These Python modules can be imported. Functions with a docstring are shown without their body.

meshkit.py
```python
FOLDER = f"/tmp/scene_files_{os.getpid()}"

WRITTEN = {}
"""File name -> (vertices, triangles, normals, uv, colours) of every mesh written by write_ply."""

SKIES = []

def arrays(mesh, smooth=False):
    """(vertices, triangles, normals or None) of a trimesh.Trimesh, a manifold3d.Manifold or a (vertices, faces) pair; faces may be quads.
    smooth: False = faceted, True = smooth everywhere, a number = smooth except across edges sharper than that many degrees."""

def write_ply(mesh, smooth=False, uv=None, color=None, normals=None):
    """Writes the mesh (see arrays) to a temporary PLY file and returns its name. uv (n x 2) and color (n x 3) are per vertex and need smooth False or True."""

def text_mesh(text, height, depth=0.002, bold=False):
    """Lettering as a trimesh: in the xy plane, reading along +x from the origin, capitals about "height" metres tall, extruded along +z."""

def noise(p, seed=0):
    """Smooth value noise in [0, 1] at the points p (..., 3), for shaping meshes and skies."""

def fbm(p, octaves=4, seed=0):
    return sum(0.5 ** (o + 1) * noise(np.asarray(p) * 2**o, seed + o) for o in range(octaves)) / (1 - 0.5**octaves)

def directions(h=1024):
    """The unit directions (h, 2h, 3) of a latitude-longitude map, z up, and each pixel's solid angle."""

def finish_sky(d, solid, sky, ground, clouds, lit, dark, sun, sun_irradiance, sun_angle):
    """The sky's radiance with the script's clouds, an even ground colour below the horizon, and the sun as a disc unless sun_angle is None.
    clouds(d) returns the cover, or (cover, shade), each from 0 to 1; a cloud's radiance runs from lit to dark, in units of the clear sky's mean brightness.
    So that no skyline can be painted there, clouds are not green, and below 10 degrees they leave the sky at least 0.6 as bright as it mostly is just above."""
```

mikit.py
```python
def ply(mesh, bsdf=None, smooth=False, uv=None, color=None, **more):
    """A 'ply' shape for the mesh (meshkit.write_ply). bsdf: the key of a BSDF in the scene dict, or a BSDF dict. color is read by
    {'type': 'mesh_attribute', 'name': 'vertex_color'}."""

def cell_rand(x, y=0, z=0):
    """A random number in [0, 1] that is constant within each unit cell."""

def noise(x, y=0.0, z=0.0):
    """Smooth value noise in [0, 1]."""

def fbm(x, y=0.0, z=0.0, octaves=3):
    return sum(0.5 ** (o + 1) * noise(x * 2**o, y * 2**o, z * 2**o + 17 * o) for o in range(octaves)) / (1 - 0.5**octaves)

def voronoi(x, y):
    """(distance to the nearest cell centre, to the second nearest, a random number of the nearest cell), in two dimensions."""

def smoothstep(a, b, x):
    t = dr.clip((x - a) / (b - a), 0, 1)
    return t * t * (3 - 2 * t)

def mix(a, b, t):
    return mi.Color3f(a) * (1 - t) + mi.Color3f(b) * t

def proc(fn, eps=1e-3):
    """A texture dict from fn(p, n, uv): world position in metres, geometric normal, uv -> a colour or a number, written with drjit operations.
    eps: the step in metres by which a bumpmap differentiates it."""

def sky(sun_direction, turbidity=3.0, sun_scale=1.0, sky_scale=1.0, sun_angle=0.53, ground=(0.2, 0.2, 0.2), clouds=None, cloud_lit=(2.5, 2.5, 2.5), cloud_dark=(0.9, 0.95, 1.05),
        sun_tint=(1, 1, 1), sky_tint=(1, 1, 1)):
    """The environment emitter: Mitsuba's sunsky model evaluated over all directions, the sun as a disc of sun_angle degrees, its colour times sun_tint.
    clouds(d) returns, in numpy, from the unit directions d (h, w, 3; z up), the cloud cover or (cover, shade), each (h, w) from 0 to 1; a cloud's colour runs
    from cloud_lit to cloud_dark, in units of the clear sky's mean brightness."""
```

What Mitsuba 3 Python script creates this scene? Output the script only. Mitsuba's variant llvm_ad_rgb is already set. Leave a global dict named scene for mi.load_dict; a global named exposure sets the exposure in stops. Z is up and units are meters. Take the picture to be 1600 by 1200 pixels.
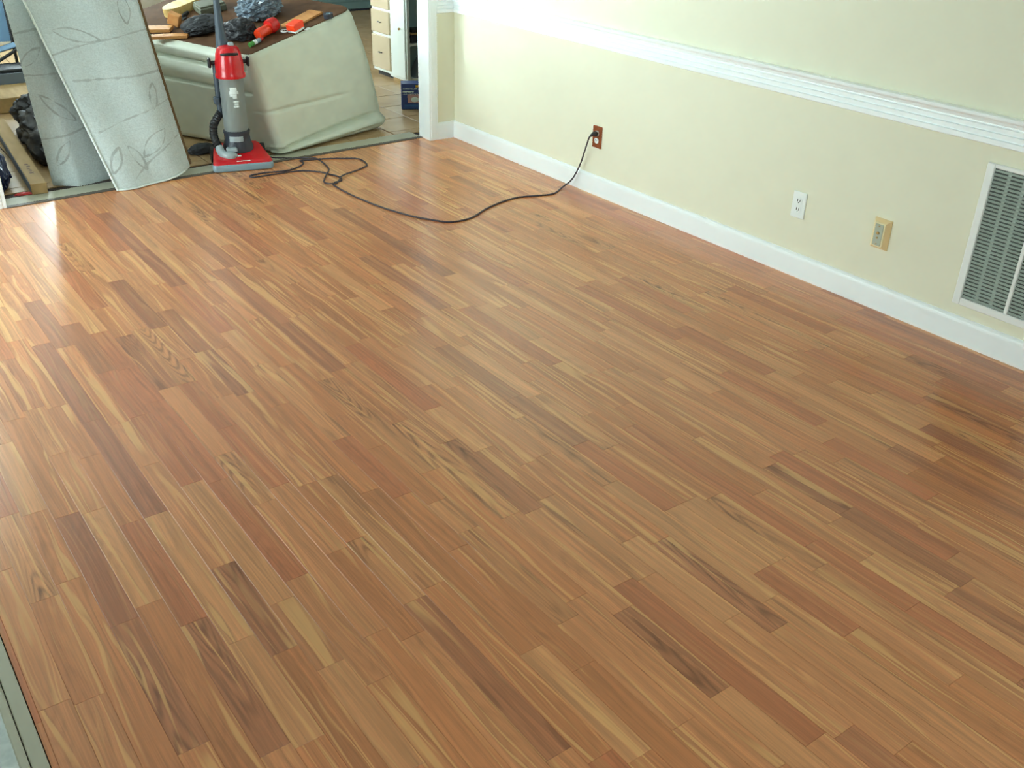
import math, random
import numpy as np, trimesh, drjit as dr, mitsuba as mi
import mikit, meshkit
from mikit import noise, fbm, cell_rand, smoothstep, mix

T = mi.ScalarTransform4f
scene, labels = {"type": "scene"}, {}
PI = math.pi

# ------------------------------------------------------------------ camera, sky, window light, exposure
CAM = np.array([-3.4195, -5.2421, 1.6311])
FWD = np.array([0.526536, 0.701525, -0.480231])
UP = np.array([0.265484, 0.400947, 0.876789])
scene["camera"] = {"type": "perspective", "fov": 55.114, "fov_axis": "x", "near_clip": 0.05, "far_clip": 100.0,
                   "to_world": T().look_at(origin=CAM.tolist(), target=(CAM + FWD).tolist(), up=UP.tolist())}
exposure = 0.04
DAY = np.array([0.83, 1.0, 1.02])
WINDOW_LIGHT = 10.0       # glass door in the left wall of the room
KITCHEN_LIGHT = 66.0       # window at the left of the room beyond
FAR_LIGHT = 24.0          # added unseen window, brightens the room beyond
SIDE_LIGHT = 3.0         # added unseen window left of the opening, for floor sheen
REAR_LIGHT = 4.6          # added window behind the camera, lifts the near floor
def daylight(x): return {"type": "area", "radiance": {"type": "rgb", "value": (DAY * x).tolist()}}

# ------------------------------------------------------------------ helpers
def rgb(*c): return {"type": "rgb", "value": [float(v) for v in c]}
def srgb(r, g, b):
    return [((v / 255) / 12.92 if v / 255 <= 0.04045 else ((v / 255 + 0.055) / 1.055) ** 2.4) for v in (r, g, b)]
def mat(name, color, rough=0.5, spec=0.5, metallic=0.0, bump=None, bump_scale=1.0, **more):
    c = color if isinstance(color, dict) else rgb(*color)
    b = {"type": "principled", "base_color": c, "roughness": rough, "specular": spec, "metallic": metallic, **more}
    if bump is not None:
        b = {"type": "bumpmap", "arbitrary": bump, "scale": bump_scale, "nested": b}
    scene[name] = {"type": "twosided", "bsdf": b}
    return name
used = {}
def key_for(name, parent=None):
    k = f"{parent}__{name}" if parent else name
    n = used.get(k, 0); used[k] = n + 1
    return k if n == 0 else f"{k}_{n:03d}"
def obj(name, mesh, m, parent=None, smooth=30, label=None, cat=None, group=None, kind=None, uv=None, **more):
    k = key_for(name, parent)
    scene[k] = mikit.ply(mesh, m, smooth=smooth, uv=uv, **more)
    tag(k, label, cat, group, kind)
    return k
def tag(k, label=None, cat=None, group=None, kind=None):
    d = {}
    if label: d["label"] = label
    if cat: d["category"] = cat
    if group: d["group"] = group
    if kind: d["kind"] = kind
    if d: labels[k] = d
def thing(name, label, cat, group=None):
    k = key_for(name); tag(k, label, cat, group); return k
def struct(name, mesh, m, parent=None, smooth=30, label=None):
    return obj(name, mesh, m, parent, smooth, label=label, kind="structure" if not parent else None)

def box(x0, x1, y0, y1, z0, z1, b=0.0):
    if b <= 0:
        m = trimesh.creation.box((x1 - x0, y1 - y0, z1 - z0)); m.apply_translation(((x0 + x1) / 2, (y0 + y1) / 2, (z0 + z1) / 2)); return m
    lo, hi, P = np.array([x0, y0, z0]), np.array([x1, y1, z1]), []
    for s in np.ndindex(2, 2, 2):
        for k in range(3):
            p = np.where(np.array(s) == 1, hi, lo).astype(float)
            for j in range(3):
                if j != k: p[j] += b if s[j] == 0 else -b
            P.append(p)
    return trimesh.Trimesh(P).convex_hull
def rbox(x0, x1, y0, y1, z0, z1, r, sub=2):
    s = trimesh.creation.icosphere(sub, r).vertices
    P = [s + [x, y, z] for x in (x0 + r, x1 - r) for y in (y0 + r, y1 - r) for z in (z0 + r, z1 - r)]
    return trimesh.Trimesh(np.vstack(P)).convex_hull
def join(*ms): return trimesh.util.concatenate(list(ms))
def move(m, loc=(0, 0, 0), rz=0.0, rx=0.0, ry=0.0, s=None):
    m = m.copy()
    if s is not None: m.apply_scale(s)
    for a, ax in ((rx, [1, 0, 0]), (ry, [0, 1, 0]), (rz, [0, 0, 1])):
        if a: m.apply_transform(trimesh.transformations.rotation_matrix(a, ax))
    m.apply_translation(loc); return m
def spline(pts, n=8):
    p = np.asarray(pts, float); p = np.vstack([2 * p[0] - p[1], p, 2 * p[-1] - p[-2]]); out = []
    for i in range(1, len(p) - 2):
        a, b, c, d = p[i - 1:i + 3]
        for t in np.arange(n) / n:
            out.append(0.5 * (2 * b + (c - a) * t + (2 * a - 5 * b + 4 * c - d) * t * t + (3 * b - a - 3 * c + d) * t ** 3))
    return np.vstack(out + [p[-2]])
def tube(pts, r, sides=8, caps=True):
    p = np.asarray(pts, float); r = np.broadcast_to(r, (len(p),))
    t = np.gradient(p, axis=0); t /= np.linalg.norm(t, axis=1, keepdims=True) + 1e-12
    a = np.cross(t[0], [0, 0, 1.0] if abs(t[0][2]) < 0.9 else [1.0, 0, 0]); fr = []
    for q in t:
        a = a - q * (a @ q); a /= np.linalg.norm(a); fr.append((a, np.cross(q, a)))
    ang = np.arange(sides) * 2 * PI / sides
    v = np.vstack([p[i] + r[i] * (np.cos(ang)[:, None] * fr[i][0] + np.sin(ang)[:, None] * fr[i][1]) for i in range(len(p))])
    f = []
    for i in range(len(p) - 1):
        for j in range(sides):
            k = (j + 1) % sides
            f += [[i * sides + j, i * sides + k, (i + 1) * sides + k], [i * sides + j, (i + 1) * sides + k, (i + 1) * sides + j]]
    if caps:
        n = len(v); v = np.vstack([v, p[0], p[-1]]); L = (len(p) - 1) * sides
        for j in range(sides):
            k = (j + 1) % sides
            f += [[n, k, j], [n + 1, L + j, L + k]]
    return trimesh.Trimesh(v, f, process=False)
def lathe(profile, sections=28): return trimesh.creation.revolve(np.array(profile, float), sections=sections)
def loft(rings, caps=True):
    """Closed rings (n, m, 3) joined to a skin; the ends closed with fans."""
    R = np.asarray(rings, float); n, m = R.shape[:2]; v = R.reshape(-1, 3); f = []
    for i in range(n - 1):
        for j in range(m):
            k = (j + 1) % m
            f += [[i * m + j, i * m + k, (i + 1) * m + k], [i * m + j, (i + 1) * m + k, (i + 1) * m + j]]
    if caps:
        c = len(v); v = np.vstack([v, R[0].mean(0), R[-1].mean(0)])
        for j in range(m):
            k = (j + 1) % m
            f += [[c, k, j], [c + 1, (n - 1) * m + j, (n - 1) * m + k]]
    return trimesh.Trimesh(v, f, process=False)
def sweep_profile(prof, a, b, nrm):
    """A moulding: profile points (out, z) carried from a to b along the wall, out along nrm."""
    a, b, nrm = map(lambda q: np.array(q, float), (a, b, nrm))
    R = [[e + nrm * o + np.array([0, 0, z]) for o, z in prof] for e in (a, b)]
    m = loft(R); m.fix_normals(); return m
def sheet(P, th, UV=None):
    """A grid of points (n, m, 3) as a cloth of thickness th; uv in metres given per point."""
    n, m = P.shape[:2]
    du, dv = np.gradient(P, axis=1), np.gradient(P, axis=0)
    N = np.cross(du, dv); N /= np.linalg.norm(N, axis=2, keepdims=True) + 1e-12
    A, B = P.reshape(-1, 3), (P - N * th).reshape(-1, 3); f = []; c = n * m
    for i in range(n - 1):
        for j in range(m - 1):
            a, b, d, e = i * m + j, i * m + j + 1, (i + 1) * m + j + 1, (i + 1) * m + j
            f += [[a, b, d], [a, d, e], [c + a, c + d, c + b], [c + a, c + e, c + d]]
    rim = [(0, j) for j in range(m)] + [(i, m - 1) for i in range(1, n)] + [(n - 1, j) for j in range(m - 2, -1, -1)] + [(i, 0) for i in range(n - 2, 0, -1)]
    for q in range(len(rim)):
        (i, j), (k, l) = rim[q], rim[(q + 1) % len(rim)]
        a, b = i * m + j, k * m + l
        f += [[a, c + a, c + b], [a, c + b, b]]
    uv = None if UV is None else np.vstack([UV.reshape(-1, 2)] * 2)
    return trimesh.Trimesh(np.vstack([A, B]), f, process=False), uv
def blob(c, r, seed, amp=0.3, freq=3.0, sub=4, flat=True):
    m = trimesh.creation.icosphere(sub); v = m.vertices
    d = meshkit.fbm(v * freq + seed * 7.3, 4, seed) - 0.5
    ridg = np.abs(meshkit.fbm(v * freq * 1.7 + seed * 3.1, 3, seed + 9) - 0.5)
    v = v * (1 + amp * d - amp * 0.7 * (0.25 - ridg))[:, None] * np.asarray(r)
    v = v + np.asarray(c)
    if flat: v[:, 2] = np.maximum(v[:, 2], 0.004)
    return trimesh.Trimesh(v, m.faces, process=False)

# ------------------------------------------------------------------ materials
def wood_color(p, n, uv):
    """uv.x = metres along the strip (with a random shift), uv.y = 16*seed + class + place across (0.05..0.95)."""
    idn = dr.floor(uv.y); a = uv.y - idn - 0.5
    seed = dr.floor(idn / 8); cls = idn - 8 * seed
    r1, r2, r3 = cell_rand(seed, 3, 1), cell_rand(seed, 5, 2), cell_rand(seed, 9, 4)
    u = uv.x
    cols = [srgb(*c) for c in PLANK_TONES]
    base = mi.Color3f(cols[0])
    for i in range(1, 8):
        base = dr.select(dr.abs(cls - i) < 0.5, mi.Color3f(cols[i]), base)
    base = base * (0.93 + 0.14 * r1)
    sx = seed * 13.7
    warp = fbm(u * 3.1 + sx, a * 3.0, seed, 2) - 0.5
    streak = fbm(u * 3.0 + sx, a * 26 + warp * 5, seed, 3) - 0.5
    wide = fbm(u * 1.9 + sx + 50, a * 6.5 + warp * 4, seed + 5, 2) - 0.5
    fine = noise(u * 34 + sx, a * 75 + warp * 10, seed) - 0.5
    off = (r2 - 0.5) * 0.5
    s = u * (8 + 5 * r3) + dr.sign(r1 - 0.5) * 7.0 * dr.square(a - off) * (1 + r2) + 1.7 * warp + 0.16 * (noise(u * 18 + sx, a * 7) - 0.5)
    ring = 0.5 + 0.5 * dr.sin(2 * PI * s)
    ring = ring * ring
    isf = dr.select((dr.abs(cls - 5) < 0.5) | (dr.abs(cls - 6) < 0.5), 1.0, 0.0)
    zone = smoothstep(0.42, 0.66, noise(u * 2.6 + sx + 5.0, seed * 1.9))
    near = 1 - smoothstep(0.16, 0.42, dr.abs(a - off))
    flame = ring * zone * (0.25 + 0.75 * near) * (0.10 + 0.40 * isf)
    dark = mi.Color3f(srgb(92, 50, 30))
    c = mix(base, mi.Color3f(srgb(190, 125, 80)), 0.22) * (1 + 0.34 * streak + 0.42 * wide + 0.10 * fine)
    dk = dr.select((dr.abs(cls - 4) < 0.5) | (dr.abs(cls - 7) < 0.5) | (dr.abs(cls - 3) < 0.5), 0.25, 1.0)
    c = mix(c, dark, dr.clip(flame + 0.35 * isf * smoothstep(0.62, 0.8, fbm(u * 5 + sx, a * 5, seed + 3, 2)), 0, 0.8))
    light = smoothstep(0.58, 0.8, fbm(u * 2.2 + sx + 31, a * 7 + warp * 4, seed, 2))
    return mi.Color3f(mix(c, mi.Color3f(srgb(226, 176, 116)), 0.62 * light * dk))
PLANK_TONES = [(206, 144, 98), (198, 132, 89), (192, 123, 80), (182, 108, 73), (156, 96, 71), (170, 108, 76), (198, 135, 91), (166, 105, 74)]
mat("laminate", mikit.proc(wood_color), rough=0.26, spec=0.55)
def paint(name, base, rough, amp=0.03, fr=9.0, spec=0.4):
    b = np.array(base)
    def fn(p, n, uv): return mi.Color3f(b.tolist()) * (1 - amp / 2 + amp * fbm(p.x * fr, p.y * fr, p.z * fr, 3))
    return mat(name, mikit.proc(fn), rough=rough, spec=spec)
paint("yellow_wall", (0.75, 0.755, 0.60), 0.55)
paint("white_trim", (0.87, 0.94, 0.95), 0.32, 0.02)
paint("ceiling_paint", (0.45, 0.46, 0.45), 0.8)
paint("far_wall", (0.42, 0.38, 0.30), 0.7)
mat("dark_gap", (0.035, 0.025, 0.02), 0.9)
mat("white_metal", (0.80, 0.84, 0.82), 0.35)
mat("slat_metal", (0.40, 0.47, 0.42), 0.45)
mat("duct_dark", (0.07, 0.085, 0.075), 0.8)
def tile_color(p, n, uv):
    v = fbm(p.x * 6, p.y * 6, 0, 4); k = cell_rand(dr.floor(p.x / 0.305), dr.floor(p.y / 0.305), 2)
    return mi.Color3f(mix(srgb(150, 118, 80), srgb(186, 160, 122), v * 0.8 + 0.2 * k))
mat("tile", mikit.proc(tile_color), 0.35)
def carpet_color(p, n, uv):
    return mi.Color3f(mix(srgb(176, 190, 190), srgb(214, 224, 222), fbm(p.x * 60, p.y * 60, 0, 3)))
mat("pale_carpet", mikit.proc(carpet_color), 0.95, spec=0.1)
mat("threshold_dark", (0.09, 0.075, 0.06), 0.55)
mat("threshold_grey", srgb(168, 168, 150), 0.5)

# ------------------------------------------------------------------ the room shell
H = 2.44
XW = -4.4            # left wall with the glass door
YF = -6.4            # wall behind the camera
XC = -3.334          # where the laminate ends and the pale carpet starts
def yend(x):         # front of the threshold, a little out of square with the opening
    return -0.021 + (x + 2.65) * 0.0405
X0, X1 = -2.652, -0.188   # the clear opening
XO0, XO1 = X0 - 0.02, X1 + 0.02

fl = struct("floor", box(XC - 0.02, 0.0, YF, 0.12, -0.05, -0.0085), "dark_gap")
struct("wall_right", box(0.0, 0.12, YF, 0.12, 0, H), "yellow_wall")
struct("wall_back", join(box(XO1, 0.0, 0.0, 0.12, 0, H), box(XW, -3.60, 0.0, 0.12, 0, H), box(-2.95, XO0, 0.0, 0.12, 0, H), box(-3.60, -2.95, 0.0, 0.12, 0, 0.35), box(-3.60, -2.95, 0.0, 0.12, 1.75, H), box(XO0, XO1, 0.0, 0.12, 2.07, H)), "yellow_wall")
struct("ceiling", box(XW - 0.1, 3.2, YF - 0.1, 6.4, H, H + 0.1), "ceiling_paint")
struct("wall_front", join(box(XW, -3.5, YF - 0.12, YF, 0, H), box(-1.6, 0.12, YF - 0.12, YF, 0, H), box(-3.5, -1.6, YF - 0.12, YF, 0, 0.6), box(-3.5, -1.6, YF - 0.12, YF, 2.1, H)), "far_wall")
struct("floor_carpet", box(XW, XC - 0.052, YF, 0.0, -0.04, 0.006), "pale_carpet")
struct("trim_carpet_edge", join(box(XC - 0.032, XC - 0.002, YF, 0.0, -0.03, 0.006, 0.002), box(XC - 0.052, XC - 0.034, YF, 0.0, -0.03, 0.009, 0.003)), "threshold_grey")
# left wall with its glass door; the room beyond has a window as well
def wall_with_windows(name, x, y0, y1, wins, m):
    parts, y = [], y0
    for a, b, z0, z1 in sorted(wins):
        parts += [box(x - 0.12, x, y, a, 0, H), box(x - 0.12, x, a, b, 0, z0), box(x - 0.12, x, a, b, z1, H)]; y = b
    parts.append(box(x - 0.12, x, y, y1, 0, H))
    struct(name, join(*parts), m)
def window_frame(a, b, z0, z1, w=0.05, bars=1):
    m = [(a, a + w, z0, z1), (b - w, b, z0, z1), (a + w, b - w, z0, z0 + w), (a + w, b - w, z1 - w, z1)]
    for i in range(bars):
        c = a + (b - a) * (i + 1) / (bars + 1); m.append((c - 0.02, c + 0.02, z0 + w, z1 - w))
    return m
def window_x(n, x, a, b, z0, z1, light, bars=1):
    k = struct(f"window_{n}", join(*[box(x - 0.09, x - 0.02, q[0], q[1], q[2], q[3]) for q in window_frame(a, b, z0, z1, bars=bars)]), "white_trim")
    pane = trimesh.Trimesh([[x - 0.1, a, z0], [x - 0.1, b, z0], [x - 0.1, b, z1], [x - 0.1, a, z1]], [[0, 1, 2], [0, 2, 3]], process=False)
    obj("pane", pane, "white_trim", k, smooth=False, emitter=daylight(light))
WINS = [(-1.80, -0.15, 0.08, 1.60)]
wall_with_windows("wall_left", XW, YF, 0.0, WINS, "far_wall")
for i, (a, b, z0, z1) in enumerate(WINS): window_x(i + 1, XW, a, b, z0, z1, WINDOW_LIGHT)
k = struct("window_2", join(*[box(q[0], q[1], 0.03, 0.09, q[2], q[3]) for q in window_frame(-3.60, -2.95, 0.35, 1.75, bars=0)]), "white_trim")  # unseen window added to lay a pale sheen on the left floor
obj("pane", trimesh.Trimesh([[-3.6, 0.1, 0.35], [-2.95, 0.1, 0.35], [-2.95, 0.1, 1.75], [-3.6, 0.1, 1.75]], [[0, 1, 2], [0, 2, 3]], process=False), "white_trim", k, smooth=False, emitter=daylight(SIDE_LIGHT))
# kitchen / family room beyond the opening
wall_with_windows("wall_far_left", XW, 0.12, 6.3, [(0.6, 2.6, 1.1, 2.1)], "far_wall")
struct("added_light_blocker", join(box(-2.95, -2.83, 0.12, 2.60, 0, 1.10), box(-2.97, -2.81, 0.12, 2.62, 1.10, 1.14, 0.004)), "far_wall")  # unseen block added to keep window light off the sofa's left side
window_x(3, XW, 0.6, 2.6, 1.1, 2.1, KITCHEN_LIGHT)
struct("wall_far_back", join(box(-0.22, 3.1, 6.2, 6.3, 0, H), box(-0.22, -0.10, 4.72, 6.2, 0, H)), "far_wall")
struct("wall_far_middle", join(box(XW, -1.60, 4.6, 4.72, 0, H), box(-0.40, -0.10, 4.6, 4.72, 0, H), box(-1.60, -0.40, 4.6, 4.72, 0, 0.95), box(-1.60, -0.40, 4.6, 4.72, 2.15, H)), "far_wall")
k = struct("window_5", join(*[box(q[0], q[1], 4.62, 4.69, q[2], q[3]) for q in window_frame(-1.60, -0.40, 0.95, 2.15)]), "white_trim")  # unseen window added to brighten the cabinets and the room beyond
obj("pane", trimesh.Trimesh([[-1.6, 4.70, 0.95], [-0.4, 4.70, 0.95], [-0.4, 4.70, 2.15], [-1.6, 4.70, 2.15]], [[0, 1, 2], [0, 2, 3]], process=False), "white_trim", k, smooth=False, emitter=daylight(FAR_LIGHT))
k = struct("window_4", join(*[box(q[0], q[1], YF - 0.09, YF - 0.02, q[2], q[3]) for q in window_frame(-3.5, -1.6, 0.6, 2.1, bars=2)]), "white_trim")  # unseen window added to brighten the floor near the camera
obj("pane", trimesh.Trimesh([[-3.5, YF - 0.1, 0.6], [-1.6, YF - 0.1, 0.6], [-1.6, YF - 0.1, 2.1], [-3.5, YF - 0.1, 2.1]], [[0, 2, 1], [0, 3, 2]], process=False), "white_trim", k, smooth=False, emitter=daylight(REAR_LIGHT))

# far floor: tiles
ft = struct("floor_tiles", box(XW, 3.1, 0.12, 6.3, -0.05, -0.007), "dark_gap")
def tile(i, j, s=0.305, g=0.003):
    return box(i * s + g, (i + 1) * s - g, max(j * s + g, 0.22), (j + 1) * s - g, -0.007, 0.0, 0.0015)
rest = []
for i in range(-9, 10):
    for j in range(0, 18):
        if -2 <= i <= 2 and j <= 9: obj("tile", tile(i, j), "tile", ft, smooth=False)
        else: rest.append(tile(i, j))
obj("tile", join(*rest), "tile", ft, smooth=False, kind="stuff")

# ------------------------------------------------------------------ laminate strips
PW = 0.067; XE = 0.029
TRACED = {
    5: [(-3.99, -3.68, "R")],
    10: [(-4.19, -3.84, "D")],
    19: [(-3.99, -3.71, "F"), (-1.92, -0.87, "d")],
    22: [(-4.63, -4.34, "R"), (-4.34, -4.03, "R"), (-2.2, -1.53, "d")],
    24: [(-4.03, -3.7, "l")],
    25: [(-4.31, -4.03, "R"), (-3.7, -3.29, "R"), (-3.29, -2.94, "d"), (-2.94, -2.48, "d")],
    27: [(-4.2, -3.79, "F")],
    28: [(-4.11, -3.74, "l")],
    29: [(-3.88, -3.46, "f"), (-2.85, -2.29, "r")],
    30: [(-3.49, -3.05, "F"), (-1.33, -0.4, "d")],
    31: [(-2.44, -1.98, "d"), (-1.98, -1.33, "d")],
    33: [(-3.89, -3.46, "f"), (-3.46, -3.3, "f"), (-1.31, -0.5, "l")],
    34: [(-3.22, -2.85, "R"), (-1.41, -0.93, "D"), (-0.93, -0.33, "D")],
    35: [(-4.29, -3.92, "l")],
    36: [(-3.6, -3.02, "f"), (-2.42, -2.04, "F")],
    37: [(-4.19, -3.62, "F"), (-1.76, -1.22, "D"), (-1.22, -0.4, "l")],
    38: [(-2.98, -2.59, "r"), (-2.59, -2.24, "r")],
    39: [(-2.24, -1.76, "F"), (-1.02, -0.29, "d")],
    40: [(-3.38, -2.86, "r"), (-1.68, -0.91, "l")],
    41: [(-4.05, -3.7, "l"), (-3.44, -2.85, "l"), (-2.83, -2.37, "r"), (-2.37, -2.01, "r"), (-2.01, -1.55, "d")],
    42: [(-3.6, -3.23, "F")],
    43: [(-3.87, -3.65, "l"), (-3.51, -3.06, "l"), (-2.92, -2.33, "D"), (-2.32, -1.67, "D")],
    44: [(-3.85, -3.53, "F"), (-3.39, -2.92, "r")],
    45: [(-2.14, -1.73, "F")],
    46: [(-3.75, -3.39, "F"), (-3.3, -2.79, "D")],
    47: [(-2.73, -2.31, "l")],
}
CLS = {"l": 0, "m": 1, "n": 2, "R": 3, "r": 3, "D": 4, "F": 5, "f": 6, "d": 7}
rng = random.Random(11)
strips = []
for c in range(0, 51):
    xa, xb = max(XE - PW * (c + 1), XC), min(XE - PW * c, -0.002)
    if xb - xa < 0.006: continue
    xm = (xa + xb) / 2
    top = yend(xm) if X0 < xm < X1 else -0.004
    def fill(a, b):
        out = []
        while b - a > 0.02:
            L = rng.uniform(0.28, 0.72)
            if b - a - L < 0.2: L = b - a
            out.append((b - L, b, rng.choices([0, 1, 2, 3, 4, 5, 6, 7], [10, 28, 36, 9, 0, 2, 8, 4])[0])); b -= L
        return out
    got = sorted(TRACED.get(c, [])); y = -5.35
    for a, b, k in got:
        if a - y < 0.2:
            if y > -5.3 and strips: strips[-1] = (*strips[-1][:3], a, strips[-1][4]); y = a
            else: a = y
        if a - y > 0.02: strips += [(xa, xb, *s) for s in fill(y, a)]
        if top - b < 0.15: b = top
        strips.append((xa, xb, max(a, y), min(b, top), CLS[k])); y = b
    if top - y > 0.02: strips += [(xa, xb, *s) for s in fill(y, top)]
def strip_mesh(xa, xb, ya, yb, cls, seed):
    g, h, b = 0.00025, 0.0085, 0.0005
    x0, x1, y0, y1 = xa + g, xb - g, ya + g, yb - g
    ring = lambda d, z: [[x0 + d, y0 + d, z], [x1 - d, y0 + d, z], [x1 - d, y1 - d, z], [x0 + d, y1 - d, z]]
    v = np.array(ring(0, -h) + ring(0, -b) + ring(b, 0.0))
    f = [[8, 9, 10], [8, 10, 11]]
    for s in (0, 4):
        for j in range(4):
            k = (j + 1) % 4
            f += [[s + j, s + k, s + 4 + k], [s + j, s + 4 + k, s + 4 + j]]
    uv = np.stack([v[:, 1], 8 * seed + cls + np.clip((v[:, 0] - xa) / PW, 0.02, 0.98)], 1)
    return trimesh.Trimesh(v, f, process=False), uv
def seen(s):         # rough size of a strip in the view, to choose which are built one by one
    t = 0
    for fx in (0.2, 0.8):
        for fy in (0.05, 0.25, 0.5, 0.75, 0.95):
            P = np.array([s[0] + (s[1] - s[0]) * fx, s[2] + (s[3] - s[2]) * fy, 0]) - CAM
            z = P @ FWD; R = np.cross(FWD, UP); x, yv = P @ R / z, P @ UP / z
            if z > 0.1 and abs(x) < 0.525 and abs(yv) < 0.395: t += 1 / z ** 3
    return t * (s[1] - s[0]) * (s[3] - s[2])
order = sorted(range(len(strips)), key=lambda i: -seen(strips[i]))
one, many = set(order[:300]), []
for i, s in enumerate(strips):
    m, uv = strip_mesh(*s, i + 1)
    if i in one: obj("plank", m, "laminate", fl, smooth=False, uv=uv)
    else: many.append((m, uv))
obj("plank", join(*[m for m, _ in many]), "laminate", fl, smooth=False, uv=np.vstack([u for _, u in many]), kind="stuff")

# threshold across the opening
def band(d0, d1, z0, z1, x0=X0, x1=X1):
    v = [[x, yend(x) + d, z] for z in (z0, z1) for x in (x0, x1) for d in (d0, d1)]
    return trimesh.Trimesh(v).convex_hull
th = struct("trim_threshold", band(0.0, 0.030, -0.01, 0.004), "threshold_dark")
struct("base_strip", band(0.030, 0.155, -0.012, 0.002), "threshold_grey", th)

# baseboards, chair rail, casings
BASE = [(0, 0), (0.014, 0), (0.014, 0.082), (0.0125, 0.086), (0.0125, 0.092), (0.009, 0.099), (0.004, 0.104), (0, 0.104)]
struct("baseboard_right", sweep_profile(BASE, (0, YF, 0), (0, 0, 0), (-1, 0, 0)), "white_trim")
struct("baseboard_back", join(sweep_profile(BASE, (-0.132, 0, 0), (-0.0005, 0, 0), (0, -1, 0)), sweep_profile(BASE, (XW, 0, 0), (X0 - 0.062, 0, 0), (0, -1, 0))), "white_trim")
z0 = 0.751
RAIL = [(0, 0), (0.011, 0), (0.014, 0.003), (0.014, 0.020), (0.006, 0.022), (0.006, 0.026), (0.014, 0.028), (0.014, 0.042), (0.006, 0.044), (0.006, 0.048),
        (0.016, 0.050), (0.016, 0.063), (0.009, 0.066), (0.009, 0.071), (0.021, 0.075), (0.023, 0.084), (0.029, 0.089), (0.031, 0.093), (0.031, 0.102), (0.028, 0.105), (0, 0.105)]
RAIL = [(o, z0 + z) for o, z in RAIL]
struct("trim_1", sweep_profile(RAIL, (0, YF, 0), (0, 0, 0), (-1, 0, 0)), "white_trim")
struct("trim_2", join(sweep_profile(RAIL, (-0.132, 0, 0), (-0.0005, 0, 0), (0, -1, 0)), sweep_profile(RAIL, (XW, 0, 0), (X0 - 0.062, 0, 0), (0, -1, 0))), "white_trim")
def casing(x0, x1):   # flat board with a raised back band, standing on the floor
    a, b = (x0, x1)
    return join(box(a, b, -0.014, 0.0, 0, 2.12, 0.002), box(a + 0.012, b - 0.02, -0.017, -0.013, 0, 2.11, 0.002))
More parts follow.
